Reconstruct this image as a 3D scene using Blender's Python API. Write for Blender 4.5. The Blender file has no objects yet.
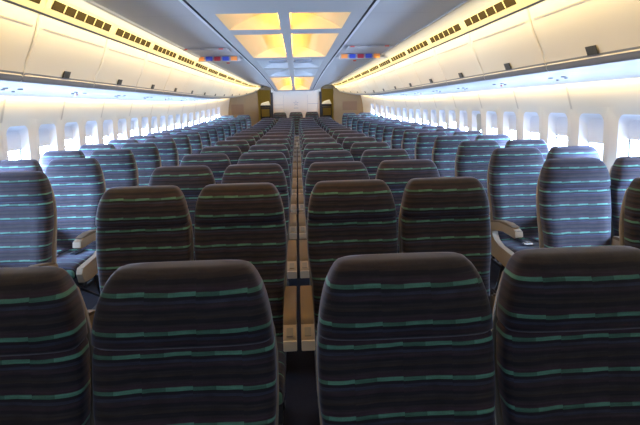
import bpy, bmesh, math, random
from mathutils import Vector
random.seed(4)
S = bpy.context.scene
COL = S.collection
PI = math.pi

# ------------------------------------------------------------------ materials
def new_mat(name):
    m = bpy.data.materials.new(name); m.use_nodes = True
    nt = m.node_tree; nt.nodes.clear()
    out = nt.nodes.new('ShaderNodeOutputMaterial')
    return m, nt, out

def plain(name, col, rough=.5, metal=0., noise=.04, nscale=12., emit=None, estr=0., coat=0., spec=.5, bump=0.):
    m, nt, out = new_mat(name)
    b = nt.nodes.new('ShaderNodeBsdfPrincipled')
    b.inputs['Roughness'].default_value = rough
    b.inputs['Metallic'].default_value = metal
    b.inputs['Specular IOR Level'].default_value = spec
    b.inputs['Coat Weight'].default_value = coat
    tc = nt.nodes.new('ShaderNodeTexCoord')
    n = nt.nodes.new('ShaderNodeTexNoise'); n.inputs['Scale'].default_value = nscale; n.inputs['Detail'].default_value = 3
    nt.links.new(tc.outputs['Object'], n.inputs['Vector'])
    mp = nt.nodes.new('ShaderNodeMapRange')
    mp.inputs['To Min'].default_value = 1 - noise; mp.inputs['To Max'].default_value = 1 + noise
    nt.links.new(n.outputs['Fac'], mp.inputs['Value'])
    mx = nt.nodes.new('ShaderNodeVectorMath'); mx.operation = 'SCALE'
    mx.inputs[0].default_value = col[:3]
    nt.links.new(mp.outputs['Result'], mx.inputs['Scale'])
    nt.links.new(mx.outputs['Vector'], b.inputs['Base Color'])
    if bump:
        bp = nt.nodes.new('ShaderNodeBump'); bp.inputs['Strength'].default_value = bump; bp.inputs['Distance'].default_value = .002
        nt.links.new(n.outputs['Fac'], bp.inputs['Height']); nt.links.new(bp.outputs['Normal'], b.inputs['Normal'])
    if emit:
        b.inputs['Emission Color'].default_value = (*emit, 1); b.inputs['Emission Strength'].default_value = estr
    nt.links.new(b.outputs[0], out.inputs[0])
    return m

def glow(name, col, strength):
    m, nt, out = new_mat(name)
    e = nt.nodes.new('ShaderNodeEmission'); e.inputs[0].default_value = (*col, 1); e.inputs[1].default_value = strength
    nt.links.new(e.outputs[0], out.inputs[0])
    return m

def fabric(name, gain=1.0, phase=0.0):
    """striped seat moquette: UV.y is metres down the back, UV.x metres across"""
    m, nt, out = new_mat(name)
    N = nt.nodes.new; L = nt.links.new
    def math_(op, a, b=None, clamp=False):
        n = N('ShaderNodeMath'); n.operation = op; n.use_clamp = clamp
        for i, v in enumerate((a, b)):
            if v is None: continue
            if isinstance(v, (int, float)): n.inputs[i].default_value = v
            else: L(v, n.inputs[i])
        return n.outputs[0]
    uv = N('ShaderNodeUVMap')
    sp = N('ShaderNodeSeparateXYZ'); L(uv.outputs[0], sp.inputs[0])
    u, v = sp.outputs[0], sp.outputs[1]
    oi = N('ShaderNodeObjectInfo')
    # stair-stepped dashes: the stripe drifts down then jumps back
    ush = math_('ADD', u, math_('MULTIPLY', oi.outputs['Random'], .3))
    saw = math_('FRACT', math_('DIVIDE', math_('ADD', ush, 5.0), .118))
    v2 = math_('ADD', v, math_('MULTIPLY', saw, .0022))
    nz = N('ShaderNodeTexNoise'); nz.inputs['Scale'].default_value = 9; L(uv.outputs[0], nz.inputs['Vector'])
    v2 = math_('ADD', v2, math_('MULTIPLY', math_('SUBTRACT', nz.outputs['Fac'], .5), .010))
    t = math_('FRACT', math_('DIVIDE', math_('ADD', v2, 8.5 + phase), .085))
    cr = N('ShaderNodeValToRGB'); L(t, cr.inputs[0])
    base = (.034, .031, .040); dark = (.015, .0145, .026); plum = (.052, .031, .052); blue = (.038, .046, .095); brn = (.043, .033, .034); teal = (.10, .29, .225)
    stops = [(0, base), (.05, base), (.07, brn), (.13, brn), (.15, dark), (.25, dark), (.27, base), (.36, plum), (.445, plum), (.465, teal),
             (.555, teal), (.57, dark), (.64, dark), (.67, blue), (.73, blue), (.75, base), (.84, plum), (.90, dark), (.96, dark), (1, base)]
    el = cr.color_ramp.elements
    el[0].position = 0; el[0].color = (*base, 1); el[1].position = 1; el[1].color = (*base, 1)
    for p, c in stops[1:-1]:
        e = el.new(p); e.color = (*c, 1)
    # dash brightness along the stripe
    dash = math_('GREATER_THAN', math_('FRACT', math_('DIVIDE', math_('ADD', ush, 5.0), .118)), .46)
    nz2 = N('ShaderNodeTexNoise'); nz2.inputs['Scale'].default_value = 22; L(uv.outputs[0], nz2.inputs['Vector'])
    inteal = math_('MULTIPLY', math_('GREATER_THAN', t, .435), math_('LESS_THAN', t, .575))
    bri = math_('ADD', math_('MULTIPLY', nz2.outputs['Fac'], .7), .38)
    bri = math_('MULTIPLY', bri, math_('ADD', math_('MULTIPLY', math_('MULTIPLY', dash, inteal), .55), math_('SUBTRACT', 1.0, math_('MULTIPLY', inteal, .28))))
    # woven grain
    wv = N('ShaderNodeTexNoise'); wv.inputs['Scale'].default_value = 260; L(uv.outputs[0], wv.inputs['Vector'])
    bri = math_('MULTIPLY', bri, math_('ADD', math_('MULTIPLY', wv.outputs['Fac'], .5), .75))
    fine = N('ShaderNodeTexNoise'); fine.inputs['Scale'].default_value = 1.0; fine.inputs['Detail'].default_value = 2
    mpf = N('ShaderNodeMapping'); mpf.inputs['Scale'].default_value = (7, 210, 1); L(uv.outputs[0], mpf.inputs[0]); L(mpf.outputs[0], fine.inputs['Vector'])
    bri = math_('MULTIPLY', bri, math_('ADD', math_('MULTIPLY', fine.outputs['Fac'], 1.5), .25))
    bri = math_('MULTIPLY', bri, gain)
    bri = math_('MULTIPLY', bri, math_('ADD', math_('MULTIPLY', oi.outputs['Random'], .22), .89))
    sc = N('ShaderNodeVectorMath'); sc.operation = 'SCALE'; L(cr.outputs[0], sc.inputs[0]); L(bri, sc.inputs['Scale'])
    b = N('ShaderNodeBsdfPrincipled'); L(sc.outputs[0], b.inputs['Base Color'])
    b.inputs['Roughness'].default_value = .72; b.inputs['Specular IOR Level'].default_value = .35
    b.inputs['Sheen Weight'].default_value = .45; b.inputs['Sheen Roughness'].default_value = .45
    b.inputs['Sheen Tint'].default_value = (.62, .68, .95, 1)  # blue of the window light put into the sheen tint
    bp = N('ShaderNodeBump'); bp.inputs['Strength'].default_value = .35; bp.inputs['Distance'].default_value = .004
    nz3 = N('ShaderNodeTexNoise'); nz3.inputs['Scale'].default_value = 14; nz3.inputs['Detail'].default_value = 3
    mpn = N('ShaderNodeMapping'); mpn.inputs['Scale'].default_value = (1.6, .5, 1); L(uv.outputs[0], mpn.inputs[0]); L(mpn.outputs[0], nz3.inputs['Vector'])
    L(nz3.outputs['Fac'], bp.inputs['Height']); L(bp.outputs[0], b.inputs['Normal'])
    L(b.outputs[0], out.inputs[0])
    return m

M = {}
M['fabric'] = fabric('seat_fabric')
M['cushion'] = plain('cushion_fabric', (.045, .055, .085), .8, noise=.3, nscale=30)
M['arm'] = plain('armrest_plastic', (.32, .27, .20), .45, noise=.05)
M['armpad'] = plain('armrest_pad', (.14, .105, .065), .5, noise=.08)
M['armcap'] = plain('armrest_cap', (.72, .68, .58), .35)
M['ash'] = plain('ashtray_metal', (.20, .20, .19), .5)
M['shell'] = plain('seat_shell_plastic', (.27, .24, .20), .5)
M['frame'] = plain('seat_frame_metal', (.05, .05, .06), .5, metal=.3)
M['belt'] = plain('belt_webbing', (.02, .025, .04), .8)
M['buckle'] = plain('buckle_metal', (.75, .75, .75), .25, metal=.7)
M['carpet'] = plain('carpet', (.010, .013, .028), .95, noise=.35, nscale=60)
M['ceil'] = plain('ceiling_panel', (.41, .40, .42), .55, noise=.02, nscale=3)
M['ceil_centre'] = plain('ceiling_centre_panel', (.43, .42, .43), .45, noise=.02, nscale=3)
M['groove'] = plain('groove_dark', (.03, .03, .04), .6)
M['edge'] = plain('ceiling_edge', (.42, .42, .46), .4, noise=.02)
M['groove_rail'] = plain('ceiling_rail', (.66, .67, .72), .35, noise=.02)
M['reflector'] = plain('reflector_lit', (.80, .64, .36), .4, noise=.02)  # lit copy, warm lamp glow put into the base colour
M['reflector_off'] = plain('reflector_unlit', (.55, .56, .58), .4, noise=.02)  # same reflector, dimness of the unlit bays put into its grey
M['bin'] = plain('bin_plastic', (.72, .655, .55), .42, noise=.012, nscale=4)
M['vent_panel'] = plain('vent_panel_plastic', (.80, .68, .40), .45, noise=.015)
M['vent_dark'] = plain('vent_mesh', (.04, .026, .008), .8, noise=.25, nscale=90, spec=.1)
M['vent_slat'] = plain('vent_bar', (.62, .52, .28), .5)
M['lip'] = plain('bin_lip', (.24, .245, .26), .4)
M['latch'] = plain('latch_dark', (.07, .07, .065), .4)
M['psu'] = plain('service_panel', (.44, .47, .53), .4, noise=.015, nscale=4)
M['psu_mark'] = plain('service_panel_fitting', (.30, .32, .38), .4)
M['red_mark'] = plain('red_symbol', (.6, .12, .10), .4)
M['wall'] = plain('wall_plastic', (.64, .585, .50), .5, noise=.012, nscale=4)
M['seam'] = plain('wall_seam', (.46, .41, .35), .6)  # seam tone, soft shadow at the wall joints painted in
M['recess'] = plain('window_surround', (.74, .77, .84), .45, noise=.01)
M['shade'] = plain('window_blind', (.66, .70, .78), .45, noise=.02)
M['shade_shut'] = plain('window_blind_shut', (.42, .42, .36), .5, noise=.03)
M['pane'] = glow('window_daylight', (.52, .71, 1.0), 55.)
M['tube'] = glow('warm_tube', (1.0, .52, .05), 15.)
M['tube_dim'] = glow('dim_tube', (.8, .85, 1.0), .8)
M['part_wall'] = plain('partition_white', (.74, .69, .60), .5, noise=.015)
M['tan'] = plain('partition_tan', (.20, .13, .055), .6, noise=.05)
M['tan_dark'] = plain('panel_brown', (.16, .085, .035), .6)
M['galley'] = plain('galley_mustard', (.42, .27, .04), .5, noise=.08)
M['dark'] = plain('galley_dark', (.018, .018, .022), .4)
M['white'] = plain('white_box', (.82, .82, .86), .5)
M['yellow'] = plain('galley_yellow', (.42, .29, .04), .5, noise=.1)
M['emblem'] = plain('emblem_grey', (.35, .37, .42), .5)
M['sign_or'] = plain('tile_orange', (.68, .24, .06), .4, emit=(.68, .24, .06), estr=.25)
M['sign_bl'] = plain('tile_blue', (.03, .06, .42), .4, emit=(.03, .06, .42), estr=.25)
M['sign_rd'] = plain('tile_red', (.28, .02, .04), .4, emit=(.28, .02, .04), estr=.25)

# ------------------------------------------------------------------ helpers
class MB:
    def __init__(s): s.v = []; s.f = []; s.uv = []; s.mi = []
    def add(s, verts, faces, uvs=None, mi=0):
        o = len(s.v); s.v += [tuple(p) for p in verts]
        for k, f in enumerate(faces):
            s.f.append(tuple(i + o for i in f)); s.mi.append(mi)
            s.uv.append([uvs[i] for i in f] if uvs else [(0, 0)] * len(f))
    def box(s, x0, x1, y0, y1, z0, z1, mi=0):
        V = [(x, y, z) for x in (x0, x1) for y in (y0, y1) for z in (z0, z1)]
        s.add(V, [(0, 1, 3, 2), (4, 6, 7, 5), (0, 4, 5, 1), (2, 3, 7, 6), (0, 2, 6, 4), (1, 5, 7, 3)], mi=mi)
    def prism(s, prof, x0, x1, mi=0, bev=0.0):
        """closed profile of (y,z) extruded along x"""
        n = len(prof)
        cy = sum(p[0] for p in prof) / n; cz = sum(p[1] for p in prof) / n
        def ring(x, k):
            r = []
            for (y, z) in prof:
                d = math.hypot(y - cy, z - cz) or 1
                q = 1 - k / d
                r.append((x, cy + (y - cy) * q, cz + (z - cz) * q))
            return r
        rings = [ring(x0, bev), ring(x0 + bev, 0), ring(x1 - bev, 0), ring(x1, bev)] if bev else [ring(x0, 0), ring(x1, 0)]
        s.loft(rings, mi=mi)
    def loft(s, rings, mi=0, uvf=None, cap=True):
        n = len(rings[0]); V = [p for r in rings for p in r]; F = []
        for a in range(len(rings) - 1):
            for i in range(n):
                j = (i + 1) % n
                F.append((a * n + i, a * n + j, (a + 1) * n + j, (a + 1) * n + i))
        if cap:
            F.append(tuple(range(n - 1, -1, -1))); F.append(tuple((len(rings) - 1) * n + i for i in range(n)))
        s.add(V, F, uvs=[uvf(p) for p in V] if uvf else None, mi=mi)
    def strip(s, prof, ys, mi=0):
        """open profile of (x,z) swept along y stations"""
        n = len(prof); V = [(x, y, z) for y in ys for (x, z) in prof]; F = []
        for a in range(len(ys) - 1):
            for i in range(n - 1):
                F.append((a * n + i, a * n + i + 1, (a + 1) * n + i + 1, (a + 1) * n + i))
        s.add(V, F, mi=mi)
    def tube(s, p, q, r, n=8, mi=0):
        p = Vector(p); q = Vector(q); d = (q - p).normalized()
        a = d.orthogonal().normalized(); b = d.cross(a)
        s.loft([[tuple(c + a * math.cos(2 * PI * i / n) * r + b * math.sin(2 * PI * i / n) * r) for i in range(n)] for c in (p, q)], mi=mi)
    def mapv(s, fn): s.v = [fn(*p) for p in s.v]; return s
    def build(s, name, mats, parent=None, loc=None, smooth=False, angle=35):
        if not isinstance(mats, (list, tuple)): mats = [mats]
        if loc is None: loc = (0, 0, 0)
        me = bpy.data.meshes.new(name)
        me.from_pydata([(x - loc[0], y - loc[1], z - loc[2]) for x, y, z in s.v], [], s.f)
        for m in mats: me.materials.append(m)
        uvl = me.uv_layers.new(name='UVMap')
        k = 0
        for fu in s.uv:
            for c in fu: uvl.data[k].uv = c; k += 1
        for p, mi in zip(me.polygons, s.mi): p.material_index = mi
        bm = bmesh.new(); bm.from_mesh(me); bmesh.ops.recalc_face_normals(bm, faces=bm.faces); bm.to_mesh(me); bm.free()
        if smooth:
            me.polygons.foreach_set('use_smooth', [True] * len(me.polygons))
            me.set_sharp_from_angle(angle=math.radians(angle))
        o = bpy.data.objects.new(name, me); COL.objects.link(o)
        if parent: o.parent = parent
        else: o.location = loc
        return o

def tag(o, label=None, cat=None, group=None, kind=None):
    if label: o['label'] = label
    if cat: o['category'] = cat
    if group: o['group'] = group
    if kind: o['kind'] = kind
    return o
def thing(name, loc, label, cat, group=None):
    o = bpy.data.objects.new(name, None); COL.objects.link(o); o.location = loc; o.empty_display_size = .1
    return tag(o, label, cat, group)
ORD = ['nearest', 'second', 'third', 'fourth', 'fifth', 'sixth', 'seventh', 'eighth', 'ninth', 'tenth', 'eleventh', 'twelfth',
       'thirteenth', 'fourteenth', 'fifteenth', 'sixteenth', 'seventeenth']

# the fuselage narrows and its floor climbs towards the tail
def taper(y): return 1 - .0037 * max(0, y - 8.5) ** 2
def rise(y): return .0055 * max(0, y - 9) ** 2
def drop(y): return .0073 * max(0, y - 9) ** 2
def warp(x, y, z):
    t = max(0., min(1., (z - 1.72) / .5))
    dr = drop(y) * (1 if abs(x) < .75 else max(.35, 1 - (abs(x) - .75) * 1.1))
    zz = z + rise(y) * (1 - t) - dr * t
    ex = .085 * max(0, y - 14.0) ** 2 * max(0., min(1., (z - 1.60) / .15)) if 1.0 < abs(x) < 2.35 else 0
    return (x * (taper(y) - ex), y, zz + ex * .5 * (1 if z < 1.9 else .4))
def frange(a, b, st):
    n = max(1, int(math.ceil((b - a) / st - 1e-6))); return [a + (b - a) * i / n for i in range(n + 1)]
Y0, Y1 = -1.6, 15.5

# ------------------------------------------------------------------ seat
TOPZ = 1.144
def yface(z): return -(TOPZ - z) * .23
def ring(hw, yf, yb, z, n=36, e=4.6, rec=0.0):
    ym, ht = (yf + yb) / 2, (yb - yf) / 2; r = []
    for i in range(n):
        a = 2 * PI * (i + .5) / n; c, s_ = math.cos(a), math.sin(a)
        x = hw * math.copysign(abs(c) ** (2 / e), c); y = ym + ht * math.copysign(abs(s_) ** (2 / e), s_)
        if s_ < 0: y += rec * math.exp(-(x / .125) ** 6)
        r.append((x, y, z))
    return r
def back_mb():
    mb = MB(); R = []
    st = [(.43, .194), (.50, .196), (.60, .198), (.68, .200), (.75, .209), (.82, .2165), (.90, .217), (.945, .216), (.965, .213), (.975, .205)]
    for z, hw in st:
        bul = .014 * math.exp(-((z - .62) / .12) ** 2)          # lumbar bulge
        pin = .012 if z > .972 else 0
        R.append(ring(hw, yface(z) - .015 - bul + pin, yface(z) + .085, z, rec=.013 if z < .94 else .006))
    mb.loft(R, uvf=lambda p: (p[0], (TOPZ - p[2]) * 1.03 - .020 + .02 + (.0 if p[1] < 0 else 0)))
    return mb
def head_mb():
    mb = MB(); R = []
    st = [(.966, .196, .012), (.970, .206, -.004), (.982, .2135, -.017), (1.01, .2105, -.024), (1.04, .2055, -.026), (1.07, .1985, -.023), (1.095, .190, -.017),
          (1.115, .180, -.008), (1.130, .170, .003), (1.139, .160, .013), (1.1435, .146, .024), (1.1445, .10, .034)]
    for z, hw, o in st:
        R.append(ring(hw, yface(z) - .012 + o, yface(z) + .080 - o * .5, z, e=4.2))
    mb.loft(R, uvf=lambda p: (p[0], (TOPZ - p[2]) * 1.03 + .045 * 0 + (p[1] * .0)))
    return mb
M['fabric_head'] = fabric('headrest_fabric', phase=-.0065)
M['fabric_back'] = fabric('backrest_fabric', phase=.0165, gain=1.08)
def shell_mb():
    mb = MB(); R = []
    for z, hw in [(.34, .190), (.5, .206), (.7, .213), (.80, .2190), (.90, .2195), (.96, .214), (1.02, .200), (1.08, .18), (1.11, .15)]:
        R.append(ring(hw, yface(z) + .072, yface(z) + .098, z, e=5))
    mb.loft(R); return mb
def cushion_mb():
    mb = MB(); R = []
    # sections along y, each rounded in x/z
    for y, zt, zb, hw in [(-.615, .43, .40, .185), (-.610, .452, .375, .197), (-.59, .468, .36, .203), (-.54, .478, .355, .205), (-.35, .470, .36, .205), (-.20, .458, .36, .203), (-.145, .450, .37, .198)]:
        zm, hz = (zt + zb) / 2, (zt - zb) / 2; r = []
        for i in range(28):
            a = 2 * PI * (i + .5) / 28; c, s_ = math.cos(a), math.sin(a)
            r.append((hw * math.copysign(abs(c) ** .4, c), y, zm + hz * math.copysign(abs(s_) ** .5, s_)))
        R.append(r)
    mb.loft(R, uvf=lambda p: (p[0], p[1] * .9)); return mb
def front_mb():
    mb = MB(); mb.prism([(-.607, .375), (-.60, .30), (-.585, .285), (-.57, .30), (-.57, .375)], -.195, .195, bev=.004); return mb
AR = .075
def arm_body(x, curved):
    mb = MB()
    if curved:   # aisle arm: bows down at the front
        pr = [(a, b - .075) for a, b in [(-.115, .592), (-.20, .612), (-.32, .640), (-.44, .652), (-.54, .648), (-.588, .636), (-.596, .600), (-.580, .585), (-.50, .586), (-.38, .582), (-.26, .560), (-.115, .530)]]
    else:
        pr = [(-.115, .590), (-.46, .590), (-.500, .580), (-.548, .556), (-.556, .545), (-.556, .510), (-.545, .500), (-.115, .510)]
    pr = [(a, b + AR) for a, b in pr]
    mb.prism(pr, x - .026, x + .026, bev=.004); return mb
def arm_pad(x, curved):
    mb = MB()
    pr = [(-.115, .590), (-.47, .590), (-.49, .582), (-.478, .597), (-.45, .606), (-.14, .608), (-.115, .600)]
    if curved: pr = [(a, b - .075) for a, b in [(-.14, .597), (-.32, .640), (-.54, .648), (-.55, .654), (-.44, .662), (-.32, .651), (-.20, .625), (-.14, .608)]]
    pr = [(a, b + AR) for a, b in pr]
    mb.prism(pr, x - .0265, x + .0265, bev=.005); return mb
def arm_cap(x, curved):
    mb = MB()
    if curved: mb.prism([(-.592, .635), (-.602, .600), (-.592, .594), (-.584, .634)], x - .0255, x + .0255, bev=.003)
    else: mb.prism([(-.560, .547 + AR), (-.564, .508 + AR), (-.556, .505 + AR), (-.552, .548 + AR)], x - .0262, x + .0262, bev=.003)
    return mb
def ash_mb(x):
    mb = MB(); mb.prism([(-.510, .5765 + AR), (-.545, .5585 + AR), (-.546, .562 + AR), (-.511, .580 + AR)], x - .013, x + .013, bev=.002); return mb
def shroud_mb(x):
    """aisle-side plastic: riser at the rear and a lower side beam sweeping forward"""
    mb = MB()
    pr = [(-.10, .56), (-.175, .57), (-.195, .55), (-.210, .52), (-.25, .485), (-.34, .465), (-.595, .452), (-.62, .415), (-.60, .35), (-.50, .335), (-.25, .35), (-.13, .36), (-.09, .40)]
    mb.prism(pr, x - .022, x + .022, bev=.004); return mb
def belt_mb():
    mb = MB()
    mb.prism([(-.17, .462), (-.30, .474), (-.36, .476), (-.36, .4795), (-.30, .4775), (-.17, .4665)], -.075, -.035)
    mb.prism([(-.17, .462), (-.28, .473), (-.33, .4755), (-.33, .479), (-.28, .4765), (-.17, .4665)], .05, .09)
    return mb
def buckle_mb():
    mb = MB(); mb.prism([(-.355, .477), (-.395, .478), (-.40, .484), (-.39, .492), (-.36, .493), (-.35, .486)], -.088, -.022, bev=.004); return mb
def legs_mb(x):
    mb = MB(); mb.tube((x, -.50, .30), (x, -.53, .0), .014); mb.tube((x, -.22, .30), (x, -.10, .0), .014)
    mb.box(x - .02, x + .02, -.55, -.06, 0.0, .02); mb.tube((x, -.50, .28), (x, -.12, .05), .010); return mb
def frame_mb():
    mb = MB(); mb.tube((-.2, -.50, .31), (.2, -.50, .31), .02, 10); mb.tube((-.2, -.21, .31), (.2, -.21, .31), .02, 10)
    mb.box(-.19, .19, -.56, -.13, .335, .358); return mb

def make_seat(kind, s):
    """kind 'single': one arm on side s.  'double': inner arm, outer arm and aisle plastic on side s"""
    root = bpy.data.objects.new('aircraft_seat', None); COL.objects.link(root)
    back_mb().build('backrest', M['fabric_back'], root, smooth=True, angle=60)
    head_mb().build('headrest', M['fabric_head'], root, smooth=True, angle=60)
    shell_mb().build('back_shell', M['shell'], root, smooth=True, angle=50)
    cu = cushion_mb().build('seat_cushion', [M['cushion_fab']], root, smooth=True, angle=60)
    front_mb().build('cushion_front', M['cushion'], root)
    arms = [(s * .2325, False)] if kind == 'single' else [(-s * .22725, False), (s * .229, True)]
    for x, curved in arms:
        a = arm_body(x, curved).build('armrest', M['arm'], root, smooth=True)
        arm_pad(x, curved).build('armrest_pad', M['armpad'], a, smooth=True)
        arm_cap(x, curved).build('armrest_cap', M['armcap'], a, smooth=True)
        if not curved: ash_mb(x).build('ashtray_lid', M['ash'], a)
    if kind == 'double': shroud_mb(s * .231).build('side_panel', M['arm'], root, smooth=True)
    b = belt_mb().build('seat_belt', M['belt'], root)
    buckle_mb().build('belt_buckle', M['buckle'], b)
    frame_mb().build('seat_frame', M['frame'], root, smooth=True)
    for x in (-.15, .15): legs_mb(x).build('leg', M['frame'], root, smooth=True)
    return root
M['cushion_fab'] = fabric('cushion_fabric_striped', gain=.9)

PROTO = {}; USED = set()
def seat(kind, s, x, y, label, group, rz=0, zextra=0):
    key = (kind, s)
    loc = (x * (taper(y) if abs(x) > 1 else 1), y, rise(y) + zextra)
    if key not in PROTO: PROTO[key] = make_seat(kind, s)
    p = PROTO[key]
    if key not in USED:
        USED.add(key); r = p
    else:
        r = p.copy(); COL.objects.link(r)
        for ch in p.children:
            c = ch.copy(); COL.objects.link(c); c.parent = r
            for g in ch.children:
                d = g.copy(); COL.objects.link(d); d.parent = c
    r.location = loc; r.rotation_euler = (0, 0, rz); r.empty_display_size = .1
    tag(r, label, 'seat', group)
    return r

XI, XO = .2675, .722
rows = [1.093] + [2.252 + .8 * k for k in range(14)]
for i, y in enumerate(rows):
    w = ORD[i]
    g = 'four abreast seats of the centre block'
    ze = -.014 if i == 0 else 0
    row = 'nearest row' if i == 0 else w + ' row from the front'
    seat('single', 1, -XI, y, f'dark striped seat left of the centre slit, centre block, {row}', g, 0, ze)
    seat('single', -1, XI, y, f'dark striped seat right of the centre slit, centre block, {row}', g, 0, ze)
    seat('double', -1, -XO, y, f'dark striped seat beside the left aisle, centre block, {row}', g, 0, ze)
    seat('double', 1, XO, y, f'dark striped seat beside the right aisle, centre block, {row}', g, 0, ze)
yl = 14.9
for x, nm, s in [(-.50, 'leftmost', -1), (-.01, 'middle', 1), (.48, 'rightmost', 1)]:
    tp = taper(yl)
    seat('single', s, x, yl, f'{nm} of the three dark seats in front of the white rear partition', 'three seats in the last row of the centre block')
XA, XW = 1.73, 2.184
for k in range(-1, 14):
    y = 3.80 + .8 * k
    if k >= 0 and y < 14.6:
        seat('single', -1, -(XA * taper(y) + .4545) / taper(y), y, f'blue lit striped window seat by the left wall, {ORD[k]} one from the camera', 'window seats along the left wall')
    if y < 14.6:
        seat('double', 1, -XA, y, f'blue lit striped aisle seat of the left pairs, {ORD[k+1]} one from the camera', 'aisle seats of the left pairs')
for k in range(-1, 15):
    y = 2.88 + .8 * k
    if k >= 0 and y < 14.6:
        seat('single', 1, (XA * taper(y) + .4545) / taper(y), y, f'blue lit striped window seat by the right wall, {ORD[k]} one from the camera', 'window seats along the right wall')
    if y < 14.6:
        seat('double', -1, XA, y, f'blue lit striped aisle seat of the right pairs, {ORD[k+1]} one from the camera', 'aisle seats of the right pairs')

# ------------------------------------------------------------------ floor
def struct(name, mb, mats, smooth=False, angle=35):
    return tag(mb.build(name, mats, smooth=smooth, angle=angle), kind='structure')
YS = frange(Y0, 17.6, .3)
mb = MB(); mb.strip([(-2.62, 0), (-1.2, 0), (0, 0), (1.2, 0), (2.62, 0)], YS); mb.strip([(2.62, -.03), (0, -.03), (-2.62, -.03)], YS); mb.mapv(warp)
struct('floor', mb, M['carpet'])

# ------------------------------------------------------------------ side walls with windows
WP = .533
def wallx(z):   # inner face of the lining
    pts = [(0, 2.33), (.3, 2.45), (.7, 2.53), (1.0, 2.55), (1.38, 2.50), (1.62, 2.42), (1.75, 2.36)]
    for (a, xa), (b, xb) in zip(pts, pts[1:]):
        if z <= b: return xa + (xb - xa) * (z - a) / (b - a)
    return pts[-1][1]
def rrect(y0, y1, z0, z1, r, n=6, slant=0):
    P = []
    for cy, cz, a0 in [(y1 - r, z1 - r, 0), (y0 + r, z1 - r, 90), (y0 + r, z0 + r, 180), (y1 - r, z0 + r, 270)]:
        for i in range(n):
            a = math.radians(a0 + 90 * i / (n - 1)); P.append((cy + r * math.cos(a), cz + r * math.sin(a)))
    return P
def side_wall(s, wc0, side):
    """wc0: distance of one window centre"""
    wall = MB(); wins = []
    k0 = int(math.floor((Y0 - wc0) / WP)); 
    lowp = [(s * wallx(z), z) for z in (0, .15, .3, .5, .7)]
    hip = [(s * wallx(z), z) for z in (1.44, 1.5, 1.56, 1.62, 1.66)]
    ys = frange(Y0, Y1, .2665)
    wall.strip(lowp, ys); wall.strip(hip, ys)
    # upper frame strip ends cover
    k = k0; first = True; yprev = Y0
    while True:
        c = wc0 + k * WP; a, b = c - WP / 2, c + WP / 2
        k += 1
        if b < Y0 + .01: continue
        if a < Y0: a = Y0
        if a > Y1 - .05: break
        b = min(b, Y1)
        if c < 2.3 or c > 14.6:
            zz = [.7, .9, 1.1, 1.3, 1.44]
            wall.strip([(s * wallx(z), z) for z in zz], [a, b]); continue
        hole = rrect(c - .175, c + .175, .76, 1.385, .07)
        # outer loop with the same vertex count, on the rectangle
        outer = []
        for (hy, hz) in hole:
            dy, dz = (hy - c), (hz - 1.07)
            q = min((WP / 2) / abs(dy) if dy else 9e9, (.37 if dz > 0 else .37) / abs(dz) if dz else 9e9)
            yy, zz = c + dy * q, 1.07 + dz * q
            outer.append((max(a, min(b, yy)), max(.70, min(1.44, zz))))
        cor = [(b, 1.44), (a, 1.44), (a, .70), (b, .70)]
        for ci, (py, pz) in enumerate(cor):      # snap the closest outer point to each corner
            j = min(range(len(outer)), key=lambda t: (outer[t][0] - py) ** 2 + (outer[t][1] - pz) ** 2)
            outer[j] = (py, pz)
        n = len(hole)
        V = [(s * wallx(z), y, z) for y, z in outer] + [(s * wallx(z), y, z) for y, z in hole]
        wall.add(V, [(i, (i + 1) % n, n + (i + 1) % n, n + i) for i in range(n)])
        # window: tapering surround, blind, pane
        fr = MB()
        h0 = hole; h1 = rrect(c - .140, c + .140, .79, 1.355, .07); h2 = rrect(c - .125, c + .125, .80, 1.34, .08)
        V = [(s * wallx(z), y, z) for y, z in h0] + [(s * (wallx(z) + .035), y, z) for y, z in h1] + [(s * (wallx(z) + .05), y, z) for y, z in h2]
        fr.add(V, [(q * n + i, q * n + (i + 1) % n, (q + 1) * n + (i + 1) % n, (q + 1) * n + i) for q in (0, 1) for i in range(n)])
        shut = (side == 'right' and abs(c - 6.695) < .1)
        zb = .80 if shut else (1.165 + (.03 if int(c * 7) % 3 == 0 else 0) - (.03 if int(c * 5) % 4 == 0 else 0))
        bl = MB()
        bl.strip([(s * (wallx(z) + .046), z) for z in (zb, (zb + 1.35) / 2, 1.35)], [c - .128, c + .128])
        bl.box(*sorted((s * (wallx(zb) + .030), s * (wallx(zb) + .046))), c - .12, c + .12, zb, zb + .018)
        pn = MB(); pz = rrect(c - .118, c + .118, .805, 1.26, .10)
        pn.add([(s * (wallx(z) + .055), y, z) for y, z in pz], [tuple(range(len(pz)))])
        wins.append((c, fr, bl, pn, shut))
    wall.mapv(warp)
    w = struct('wall_' + side, wall, M['wall'], smooth=True, angle=20)
    # seams between the two-window lining panels
    sm = MB(); c = wc0 - WP / 2 - WP * 2 * 3 - (0 if side == 'left' else 0)
    return w, wins
seam0 = {'left': 4.253, 'right': 4.297}
nwin = 0
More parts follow.
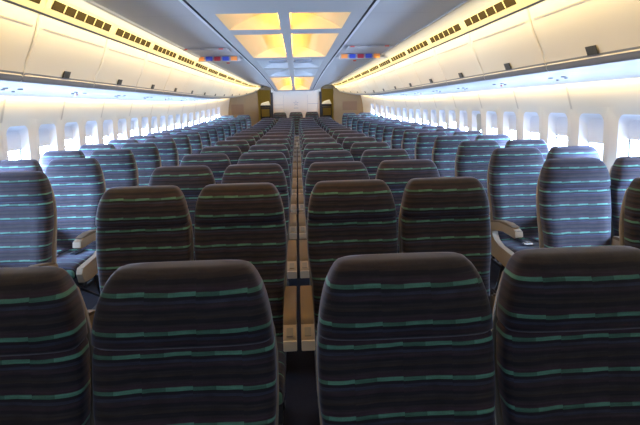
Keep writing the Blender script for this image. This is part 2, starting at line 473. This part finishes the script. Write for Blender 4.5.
for s, side, wc0 in ((-1, 'left', 4.52), (1, 'right', 4.03)):
    w, wins = side_wall(s, wc0, side)
    sm = MB(); y = seam0[side] - 1.066 * 2
    while y < 14.9:
        zs = [.1, .4, .7, .85, 1.0, 1.2, 1.38, 1.5, 1.62]
        pr = [(s * (wallx(z) - .004), z) for z in zs]
        sm.strip(pr, [y - .015, y + .015]); y += 1.066  # strip wider than the seam, painting its soft shadow band too
    sm.mapv(warp); sm.build('seam_shade_band', M['seam'], w)
    for c, fr, bl, pn, shut in wins:
        nwin += 1
        loc = warp(s * 2.5, c, 1.1)
        t = tag(fr.mapv(warp).build(f'window_{nwin}', M['recess'], loc=loc, smooth=True), kind='structure')
        b = bl.mapv(warp).build('window_blind', M['shade_shut'] if shut else M['shade'], t, loc=loc)
        if shut: b['label'] = 'grey blind pulled fully down'
        pn.mapv(warp).build('window_pane', M['pane'], t, loc=loc)

# ------------------------------------------------------------------ overhead bins, vents, service panels
DOOR = [(1.505, 2.075), (1.520, 2.02), (1.545, 1.955), (1.580, 1.88), (1.612, 1.82), (1.640, 1.765), (1.652, 1.735), (1.648, 1.722)]
def shade_prof(p, s): return [(s * x, z) for x, z in p]
for s, side, y0 in ((-1, 'left', 2.08), (1, 'right', 2.13)):
    nb = 0; k = -3
    while True:
        a = y0 + 1.066 * k; b = a + 1.066; k += 1
        if a > 14.9: break
        if b > 15.3: b = 15.3
        c = (a + b) / 2
        if b < 1.5:   # behind the camera: plain lining only, nothing countable
            continue
        nb += 1; w = ORD[nb - 1]
        loc = warp(s * 1.7, c, 1.7)
        t = thing('overhead_bin', loc, f'cream overhead bin along the {side} side, {w} one from the camera', 'overhead bin', f'overhead bins on the {side} side')
        body = MB(); ys = frange(a, b, .27)
        pr = [(1.47, 2.145), (1.50, 2.10), (1.515, 2.075), (1.67, 1.715), (1.70, 1.722), (2.30, 1.70), (2.28, 2.0), (2.0, 2.22), (1.5, 2.24), (1.47, 2.145)]
        body.strip(shade_prof(pr, s), ys)
        for yy in (a, b):
            q = [(s * x, yy, z) for x, z in pr[:-1]]; body.add(q, [tuple(range(len(q)))])
        body.mapv(warp).build('bin_body', M['bin'], t, loc=loc, smooth=True, angle=25)
        # black line above the door
        gp = MB(); gp.strip(shade_prof([(1.498, 2.088), (1.503, 2.078)], s), frange(a, b, .27))
        gp.mapv(warp).build('black_line', M['groove'], t, loc=loc)
        dr = MB()
        g = .006
        ysd = [a + g, a + g + .01] + frange(a + .03, b - .03, .25)[0:] + [b - g - .01, b - g]
        n = len(DOOR)
        V = []; 
        for yi, yy in enumerate(ysd):
            ins = .010 if yi in (0, len(ysd) - 1) else (.002 if yi in (1, len(ysd) - 2) else 0)
            for x, z in DOOR: V.append((s * (x + ins), yy, z))
        dr.add(V, [(i * n + j, i * n + j + 1, (i + 1) * n + j + 1, (i + 1) * n + j) for i in range(len(ysd) - 1) for j in range(n - 1)])
        d = dr.mapv(warp).build('bin_door', M['bin'], t, loc=loc, smooth=True, angle=25)
        # pressed line near the top of the door
        ln = MB(); ln.strip(shade_prof([(1.5205, 2.006), (1.5225, 1.998)], s), frange(a + .06, b - .06, .25)); ln.mapv(warp).build('pressed_line', M['seam'], d, loc=loc)
        la = MB()
        hl = .046
        P4 = [(1.630, 1.783), (1.650, 1.738)]
        for (x0, z0), (x1, z1) in [P4]:
            V = []
            for yy, sh in ((c - hl, 0), (c + hl, 0)):
                for dx in (-.006, -.012):
                    V += [(s * (x0 + dx - .002), yy, z0), (s * (x1 + dx - .002), yy, z1)]
            la.add(V, [(0, 1, 3, 2), (4, 6, 7, 5), (0, 4, 5, 1), (2, 3, 7, 6), (0, 2, 6, 4), (1, 5, 7, 3)])
        la.mapv(warp).build('latch', M['latch'], d, loc=loc)
        lp = MB(); lp.strip(shade_prof([(1.644, 1.741), (1.655, 1.722), (1.660, 1.700), (1.675, 1.686), (1.70, 1.684)], s), frange(a + .004, b - .004, .27))
        lp.mapv(warp).build('bottom_lip', M['lip'], t, loc=loc, smooth=True)
        # vent grille panel above each bin
        vloc = warp(s * 1.46, c, 2.15)
        v = thing('air_vent', vloc, f'yellow lit vent panel with brown grilles, {side} side, {w} one from the camera', 'air vent', f'air vents above the {side} bins')
        pp = MB(); prv = [(1.496, 2.090), (1.468, 2.118), (1.438, 2.168), (1.420, 2.185)]
        pp.strip(shade_prof(prv, s), frange(a + .003, b - .003, .27)); pp.mapv(warp).build('vent_panel', M['vent_panel'], v, loc=vloc, smooth=True)
        L0, L1 = a + .07, a + 1.0
        L1 = min(L1, b - .03)
        if L1 - L0 > .3:
            gm = MB(); gm.strip(shade_prof([(1.4640, 2.118), (1.4345, 2.168)], s), frange(L0, L1, .16)); gm.mapv(warp)
            gr = gm.build('grille', M['vent_dark'], v, loc=vloc)
            for j in range(1, 6):
                yy = L0 + (L1 - L0) * j / 6
                sb = MB(); sb.strip(shade_prof([(1.460, 2.118), (1.4305, 2.168)], s), [yy - .009, yy + .009]); sb.mapv(warp); sb.build('divider', M['vent_slat'], gr, loc=vloc)
        # service panel under the bin
        ploc = warp(s * 2.0, c, 1.66)
        p = thing('service_panel', ploc, f'pale blue passenger service panel under the {side} bins, {w} one from the camera', 'service panel', f'service panels under the {side} bins')
        sp = MB(); sp.strip(shade_prof([(1.68, 1.698), (1.70, 1.690), (1.90, 1.672), (2.10, 1.660), (2.33, 1.640), (2.36, 1.636), (2.362, 1.66)], s), frange(a + .003, b - .003, .27))
        sp.mapv(warp).build('panel', M['psu'], p, loc=ploc, smooth=True, angle=50)
        for j, (px, py, r_) in enumerate([(1.95, -.22, .016), (2.02, -.13, .012), (1.95, -.04, .016), (2.08, .10, .010)]):
            nz = MB(); z0 = 1.668 - (px - 1.95) * .07
            nz.loft([[(s * px + r_ * math.cos(q * PI / 5), c + py + r_ * 1.4 * math.sin(q * PI / 5), zz) for q in range(10)] for zz in (z0 + .004, z0 - .008)])
            nz.mapv(warp).build('air_nozzle' if j < 3 else 'call_light', M['red_mark'] if (j == 3 and nb % 3 == 1) else M['psu_mark'], p, loc=ploc)
        rr = MB(); rr.strip(shade_prof([(1.78, 1.6805), (2.20, 1.6475)], s), [c + .30, c + .306]); rr.strip(shade_prof([(1.78, 1.6805), (2.20, 1.6475)], s), [c - .36, c - .354])
        rr.mapv(warp).build('panel_joint', M['psu_mark'], p, loc=ploc)
# cabin lining above and behind the bins, closed behind the camera too
for s, side in ((-1, 'left'), (1, 'right')):
    mb = MB(); mb.strip(shade_prof([(1.52, 2.29), (2.05, 2.27), (2.42, 2.02), (2.40, 1.66)], s), frange(Y0, Y1, .3)); mb.mapv(warp)
    struct('trim_' + side, mb, M['wall'])

# ------------------------------------------------------------------ ceiling
CX = -.065
CZ = 2.26
GR = .684
def cshift(p): return p
YC = frange(Y0, 15.5, .25)
mods = [(1.55, 3.30), (4.26, 5.12), (5.45, 7.92), (8.35, 9.95), (10.3, 11.75), (12.05, 15.05)]
XE = .565; XB = .05
cl = MB()
# centre panel with openings
for x0, x1 in ((-GR, -XE), (-XB, XB), (XE, GR)):
    cl.strip([(CX + x0, CZ), (CX + x1, CZ)], YC)
yprev = Y0
for a, b in mods + [(15.5, None)]:
    for x0, x1 in ((-XE, -XB), (XB, XE)):
        cl.strip([(CX + x0, CZ), (CX + (x0 + x1) / 2, CZ), (CX + x1, CZ)], frange(yprev, a, .25))
    yprev = b
cl.mapv(warp)
ceil = struct('ceiling', cl, M['ceil_centre'])
ou = MB()
for s in (-1, 1):
    lp = [(CX + s * (GR + .045), CZ + .0), (CX + s * 1.0, CZ), (CX + s * 1.25, CZ - .003), (s * 1.345 + CX * .5, CZ - .010)]
    ou.strip(lp, YC)
ou.mapv(warp); ou.build('outer_panel', M['ceil'], ceil, smooth=True)
for s in (-1, 1):
    g = MB(); g.strip([(CX + s * GR, CZ), (CX + s * (GR + .004), CZ + .05), (CX + s * (GR + .020), CZ + .05), (CX + s * (GR + .022), CZ)], YC); g.mapv(warp); g.build('groove', M['groove'], ceil)
    g = MB(); g.strip([(CX + s * (GR + .022), CZ), (CX + s * (GR + .022), CZ - .006), (CX + s * (GR + .045), CZ - .006), (CX + s * (GR + .045), CZ + .002)], YC); g.mapv(warp); g.build('groove_rail', M['groove_rail'], ceil)
    g = MB(); g.strip([(s * 1.345 + CX * .5, CZ - .010), (s * 1.350 + CX * .5, CZ - .024), (s * 1.365 + CX * .5, CZ - .026)], YC); g.mapv(warp); g.build('edge_lip', M['lip'], ceil)  # narrow drop lip of the ceiling edge, darker grey
    g = MB(); g.strip([(s * 1.365 + CX * .5, CZ - .026), (s * 1.385 + CX * .3, CZ - .030), (s * 1.420, 2.187), (s * 1.424, 2.183)], YC); g.mapv(warp); g.build('cove_edge', M['edge'], ceil, smooth=True)
# transverse panel joints of the outer ceiling
jt = MB()
for s in (-1, 1):
    for y in [2.2, 4.3, 6.35, 8.7, 10.8, 12.9]:
        jt.strip([(CX + s * (GR + .05), CZ - .002), (CX + s * 1.25, CZ - .005)], [y, y + .008])
jt.mapv(warp); jt.build('panel_joint', M['lip'], ceil)

# recessed light modules
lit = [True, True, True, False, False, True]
names = ['ceiling light in front of the nearest grey rib', 'nearest warm yellow recessed ceiling light, short bay', 'second warm yellow recessed ceiling light, long bay behind the short one',
         'unlit grey recessed ceiling bay behind the two warm bays', 'farther unlit grey ceiling bay before the last warm bay', 'farthest warm ceiling light above the rear partition']
for mi, (a, b) in enumerate(mods):
    on = lit[mi]; c = (a + b) / 2; loc = warp(CX, c, CZ)
    t = thing('ceiling_light', loc, names[mi], 'ceiling light')
    for s in (-1, 1):
        rf = MB(); ys = frange(a, b, .3)
        H = .17 if on else .13
        pr = [(XB, CZ), (XB + .004, CZ + H)] + [(XB + .01 + (XE - XB - .01) * q, CZ + H * (1 - q ** 2.0)) for q in (.1, .25, .4, .55, .7, .82, .92, 1.0)]
        rf.strip([(CX + s * x, z) for x, z in pr], ys)
        for yy in (a, b):
            rf.add([(CX + s * x, yy, z) for x, z in pr], [tuple(range(len(pr)))])
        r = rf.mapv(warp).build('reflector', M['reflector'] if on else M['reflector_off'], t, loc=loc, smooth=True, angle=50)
        tb = MB(); tb.strip([(CX + s * (XB + .010), CZ + .035), (CX + s * (XB + .012), CZ + H - .03)], frange(a + .05, b - .05, .3)); tb.mapv(warp)
        tb.build('lamp_tube', M['tube'] if on else M['tube_dim'], r, loc=loc)
        # curved cross ribs inside the long bays
        nr = int((b - a) / 1.25)
        for j in range(1, nr + 0):
            yy = a + (b - a) * j / nr
            rb = MB(); pr2 = [(x, z) for x, z in pr[1:]]
            low = [(x, z - .02 * (1 - ((x - XB) / (XE - XB)))) for x, z in pr2]
            V = [(CX + s * x, q, z) for q in (yy - .02, yy + .02) for x, z in pr2] + [(CX + s * x, q, z) for q in (yy - .02, yy + .02) for x, z in low]
            n = len(pr2)
            rb.add(V, [(i, i + 1, 2 * n + i + 1, 2 * n + i) for i in range(n - 1)] + [(n + i, n + i + 1, 3 * n + i + 1, 3 * n + i) for i in range(n - 1)] + [(2 * n + i, 2 * n + i + 1, 3 * n + i + 1, 3 * n + i) for i in range(n - 1)])
            rb.mapv(warp).build('cross_rib', M['reflector_off'], r, loc=loc)
        if not on and mi == 3:
            dm = MB(); R_ = []
            for q, (rr_, zz) in enumerate([(.17, CZ + .02), (.16, CZ + .07), (.12, CZ + .10), (.05, CZ + .115)]):
                R_.append([(CX + s * .22 + rr_ * math.cos(u * PI / 10), a + .62 + rr_ * 1.4 * math.sin(u * PI / 10), zz) for u in range(20)])
            dm.loft(R_); dm.mapv(warp).build('round_cover', M['psu_mark'], r, loc=loc, smooth=True, angle=60)

# coloured tile signs under the ceiling
for s, side in ((-1, 'left'), (1, 'right')):
    x0, x1 = (-1.44, -.83) if s < 0 else (.70, 1.31)
    y = 7.55; loc = ((x0 + x1) / 2, y, CZ)
    t = thing('ceiling_sign', loc, f'white ceiling sign housing with five orange, blue and red tiles, above the {side} aisle', 'sign')
    h = MB(); h.prism([(-.0, CZ - .075), (.03, CZ - .078), (.55, CZ - .006), (-.02, CZ - .006)], x0, x1)
    h.v = [(x, yy + y, z) for x, yy, z in h.v]; h.build('housing', M['ceil'], t, loc=loc)
    h = MB(); h.prism([(-1.05, CZ - .03), (-1.03, CZ - .035), (-.55, CZ - .006), (-1.05, CZ - .006)], x0 + .02, x1 - .02)
    h.v = [(x, yy + y, z) for x, yy, z in h.v]; h.build('front_strip', M['ceil'], t, loc=loc)
    W = (x1 - x0)
    for j, mk in enumerate(['sign_or', 'sign_bl', 'sign_rd', 'sign_bl', 'sign_or']):
        cxj = x0 + W * (j + .5) / 5
        tl = MB(); tl.box(cxj - .047, cxj + .047, y - .026, y - .019, CZ - .070, CZ - .010)
        tl.build('colour_tile', M[mk], t, loc=loc)
    for j, (fx, mk) in enumerate([(.06, 'red_mark'), (.42, 'psu_mark'), (.80, 'red_mark')]):
        tl = MB(); tl.box(x0 + W * fx, x0 + W * fx + .055, y - 1.06, y - 1.051, CZ - .028, CZ - .012)
        tl.build('small_mark', M[mk], t, loc=loc)
    tl = MB(); tl.box(x0 + W * .5, x0 + W * .5 + .05, y + .95, y + .96, CZ - .03, CZ - .008); tl.build('small_mark', M['red_mark'], t, loc=loc)

# ------------------------------------------------------------------ rear partition, galleys
def wbox(name, x0, x1, y0, y1, z0, z1, mat, parent=None, loc=None):
    mb = MB(); mb.box(x0, x1, y0, y1, z0, z1); return mb.build(name, mat, parent, loc=loc)
FB = rise(15.5)
ZC = 1.5 + .50
pw = MB(); pw.box(-.72, .74, 15.52, 15.60, FB - .1, 2.15); wr = struct('wall_rear', pw, M['part_wall'])
# moulded edges / door leaf lines on the partition
for x0, x1, z0, z1 in [(-.70, -.40, 1.555, 1.565), (-.70, -.40, 1.44, 1.446), (.38, .70, 1.575, 1.585), (-.39, -.384, 1.2, 1.85), (.36, .366, 1.2, 1.85)]:
    wbox('panel_line', x0, x1, 15.512, 15.52, z0, z1, M['emblem'], wr)
em = MB()
for k in range(5):
    a0 = math.radians(90 + 72 * k)
    em.add([(math.cos(a0 + q) * r_ * 1.0 + .0, 15.510, 1.60 + math.sin(a0 + q) * r_) for q, r_ in ((-.35, .035), (0, .10), (.35, .035), (0, .02))], [(0, 1, 2, 3)])
em.box(-.07, .07, 15.511, 15.517, 1.445, 1.462)
e = em.build('airline_emblem', M['emblem']); tag(e, 'small grey star shaped emblem on the white rear partition', 'emblem')
for s, side in ((-1, 'left'), (1, 'right')):
    xs = (-.79, -.72) if s < 0 else (.74, .81)
    j = wbox('partition_post', xs[0], xs[1], 15.46, 15.62, FB - .1, 2.12, M['dark']); tag(j, f'dark narrow post at the {side} edge of the white rear partition', 'post')
    wbox('light_edge', xs[0] + .015 if s > 0 else xs[0] - .02, xs[1] + .03 if s > 0 else xs[1] - .05, 15.44, 15.459, FB, 2.10, M['white'], j) if False else None
    # tan bulkhead behind the window seats
    b = MB(); b.box(*sorted((s * 1.17, s * 2.6)), 15.3, 15.36, .1, 2.5); bw = struct('wall_bulkhead_' + side, b, M['tan'])
    if s < 0: wbox('recess_panel', -2.0, -1.62, 15.285, 15.299, 1.30, 1.60, M['tan_dark'], bw)
    else: wbox('recess_panel', 1.45, 1.9, 15.285, 15.299, 1.35, 1.62, M['tan_dark'], bw)
    # backdrop of the galley behind the aisle
    b = MB(); b.box(*sorted((s * .70, s * 1.30)), 17.0, 17.05, 0, 2.5); struct('wall_galley_' + side, b, M['yellow'])
    xa, xb = sorted((s * .84, s * 1.16)); xm = (xa + xb) / 2
    loc = (xm, 16.2, FB)
    t = thing('galley_unit', loc, f'dark galley cabinet with mustard doors at the end of the {side} aisle', 'galley cabinet')
    wbox('cabinet_frame', xa, xb, 16.05, 16.35, FB, 1.56, M['dark'], t, loc)
    wbox('cabinet_door', xa + .03, xb - .03, 16.03, 16.049, 1.20, 1.44, M['yellow'], t, loc)
    wbox('cabinet_shelf', xa + .02, xb - .02, 16.02, 16.049, 1.475, 1.485, M['galley'], t, loc)
    wbox('lower_door', xa + .04, xb - .04, 16.03, 16.049, FB + .1, 1.13, M['galley'], t, loc)
    hb = MB(); hb.add([(xa, 16.04, 1.56), (xb, 16.04, 1.56), (xb, 16.3, 1.56), (xa, 16.3, 1.56), (xa + .04, 16.1, 1.63), (xb - .06, 16.1, 1.68), (xb - .05, 16.3, 1.70), (xa + .1, 16.3, 1.66)],
               [(0, 1, 5, 4), (1, 2, 6, 5), (2, 3, 7, 6), (3, 0, 4, 7), (4, 5, 6, 7), (0, 3, 2, 1)])
    o = hb.build('folded_blanket', M['white'], loc=(xm, 16.17, 1.56)); tag(o, f'white folded cloth on top of the cabinet in the {side} aisle opening', 'cloth')
    cu = MB(); R_ = [[(s * .98 + r_ * math.cos(u * PI / 6), 16.0 + r_ * math.sin(u * PI / 6), z) for u in range(12)] for r_, z in ((.02, 1.262), (.03, 1.30), (.022, 1.31))]
# header over the aisles and the partition
hd = MB()
hd.box(-2.0, 2.0, 15.40, 15.50, 2.02, 2.6)
struct('trim_header', hd, M['tan'])
hd = MB(); hd.box(-.76, .78, 15.36, 15.40, 1.94, 2.3); struct('trim_soffit', hd, M['part_wall'])
tail = MB(); tail.box(-2.6, 2.6, 17.3, 17.34, 0, 2.6); struct('wall_tail', tail, M['tan'])

# ------------------------------------------------------------------ lights
def area(name, loc, rot, sx, sy, col, power, spread=180):
    l = bpy.data.lights.new(name, 'AREA'); l.shape = 'RECTANGLE'; l.size = sx; l.size_y = sy; l.color = col; l.energy = power; l.spread = math.radians(spread)
    o = bpy.data.objects.new(name, l); COL.objects.link(o); o.location = loc; o.rotation_euler = rot; return o
def aim(o, d): o.rotation_euler = Vector(d).to_track_quat('-Z', 'Y').to_euler()
def strip_lamp(name, x, z, d, col, ppm, w, segs, spread=180):
    for s in (-1, 1):
        for a, b in segs:
            c = (a + b) / 2; p = warp(s * x, c, z)
            q0 = Vector(warp(s * x, a, z)); q1 = Vector(warp(s * x, b, z))
            o = area(name, p, (0, 0, 0), w, (q1 - q0).length, col, ppm * (b - a), spread)
            zx = Vector((-s * d[0], 0, -d[1])).normalized()     # lamp -Z axis points at the lining
            yv = (q1 - q0).normalized(); xv = yv.cross(zx).normalized(); zv = xv.cross(yv)
            from mathutils import Matrix
            o.rotation_euler = Matrix((xv, yv, zv)).transposed().to_euler()
SEG = [(0.4, 4.2), (4.2, 8.5), (8.5, 11), (11, 13.2), (13.2, 15.1)]
strip_lamp('cove_lamp', 1.24, 2.19, (.93, -.36), (1.0, .78, .32), 3.3, .05, SEG, 105)
strip_lamp('wall_wash_lamp', 2.368, 1.638, (.75, -.66), (1.0, .76, .34), 2.4, .02, SEG)
DAY = 6.5
def front(name, loc, d, sx, sy, col, p):
    o = area(name, loc, (0, 0, 0), sx, sy, col, p); aim(o, d); return o
WINC = [c for c in [4.52 + .533 * k for k in range(-3, 19)]]
for s, w0 in ((-1, 4.52), (1, 4.03)):
    for k in range(-4, 20):
        c = w0 + .533 * k
        if c < 1.6 or c > 14.4: continue
        o = area('daylight', warp(s * 2.50, c - .05, 1.02), (0, 0, 0), .20, .26, (.42, .60, 1.0), DAY); aim(o, (-s * .62, .72, -.22)); o.data.spread = math.radians(110)
front('forward_fill', (0, -1.4, 1.9), (0, 1, -.25), 3.6, .6, (.85, .9, 1.0), 5)  # unseen fill lamp added behind the camera
front('galley_light_left', (-.95, 16.0, 2.1), (0, .3, -1), .3, .5, (1, .8, .4), 3)
front('galley_light_right', (.95, 16.0, 2.1), (0, .3, -1), .3, .5, (1, .8, .4), 3)

w = bpy.data.worlds.new('world'); S.world = w; w.use_nodes = True
bg = w.node_tree.nodes['Background']; bg.inputs[0].default_value = (.75, .85, 1, 1); bg.inputs[1].default_value = .25

# ------------------------------------------------------------------ camera
cam = bpy.data.cameras.new('camera'); co = bpy.data.objects.new('camera', cam); COL.objects.link(co)
cam.sensor_width = 36; cam.lens = 480.13 / 640 * 36; cam.clip_start = .02
pitch, yaw, roll = .2183, .0423, .0233
f = Vector((math.sin(yaw) * math.cos(pitch), math.cos(yaw) * math.cos(pitch), -math.sin(pitch)))
r = Vector((math.cos(yaw), -math.sin(yaw), 0)); u = r.cross(f)
# image rolled counter-clockwise: right axis dips
r2 = r * math.cos(roll) - u * math.sin(roll); u2 = r * math.sin(roll) + u * math.cos(roll)
from mathutils import Matrix
co.matrix_world = Matrix.Translation((.0199, 0, 1.5)) @ Matrix((r2, u2, -f)).transposed().to_4x4()
S.camera = co
S.view_settings.view_transform = 'Standard'
S.view_settings.exposure = 0
S.cycles.use_denoising = True
S.cycles.max_bounces = 8
S.cycles.diffuse_bounces = 5
S.cycles.sample_clamp_indirect = 6
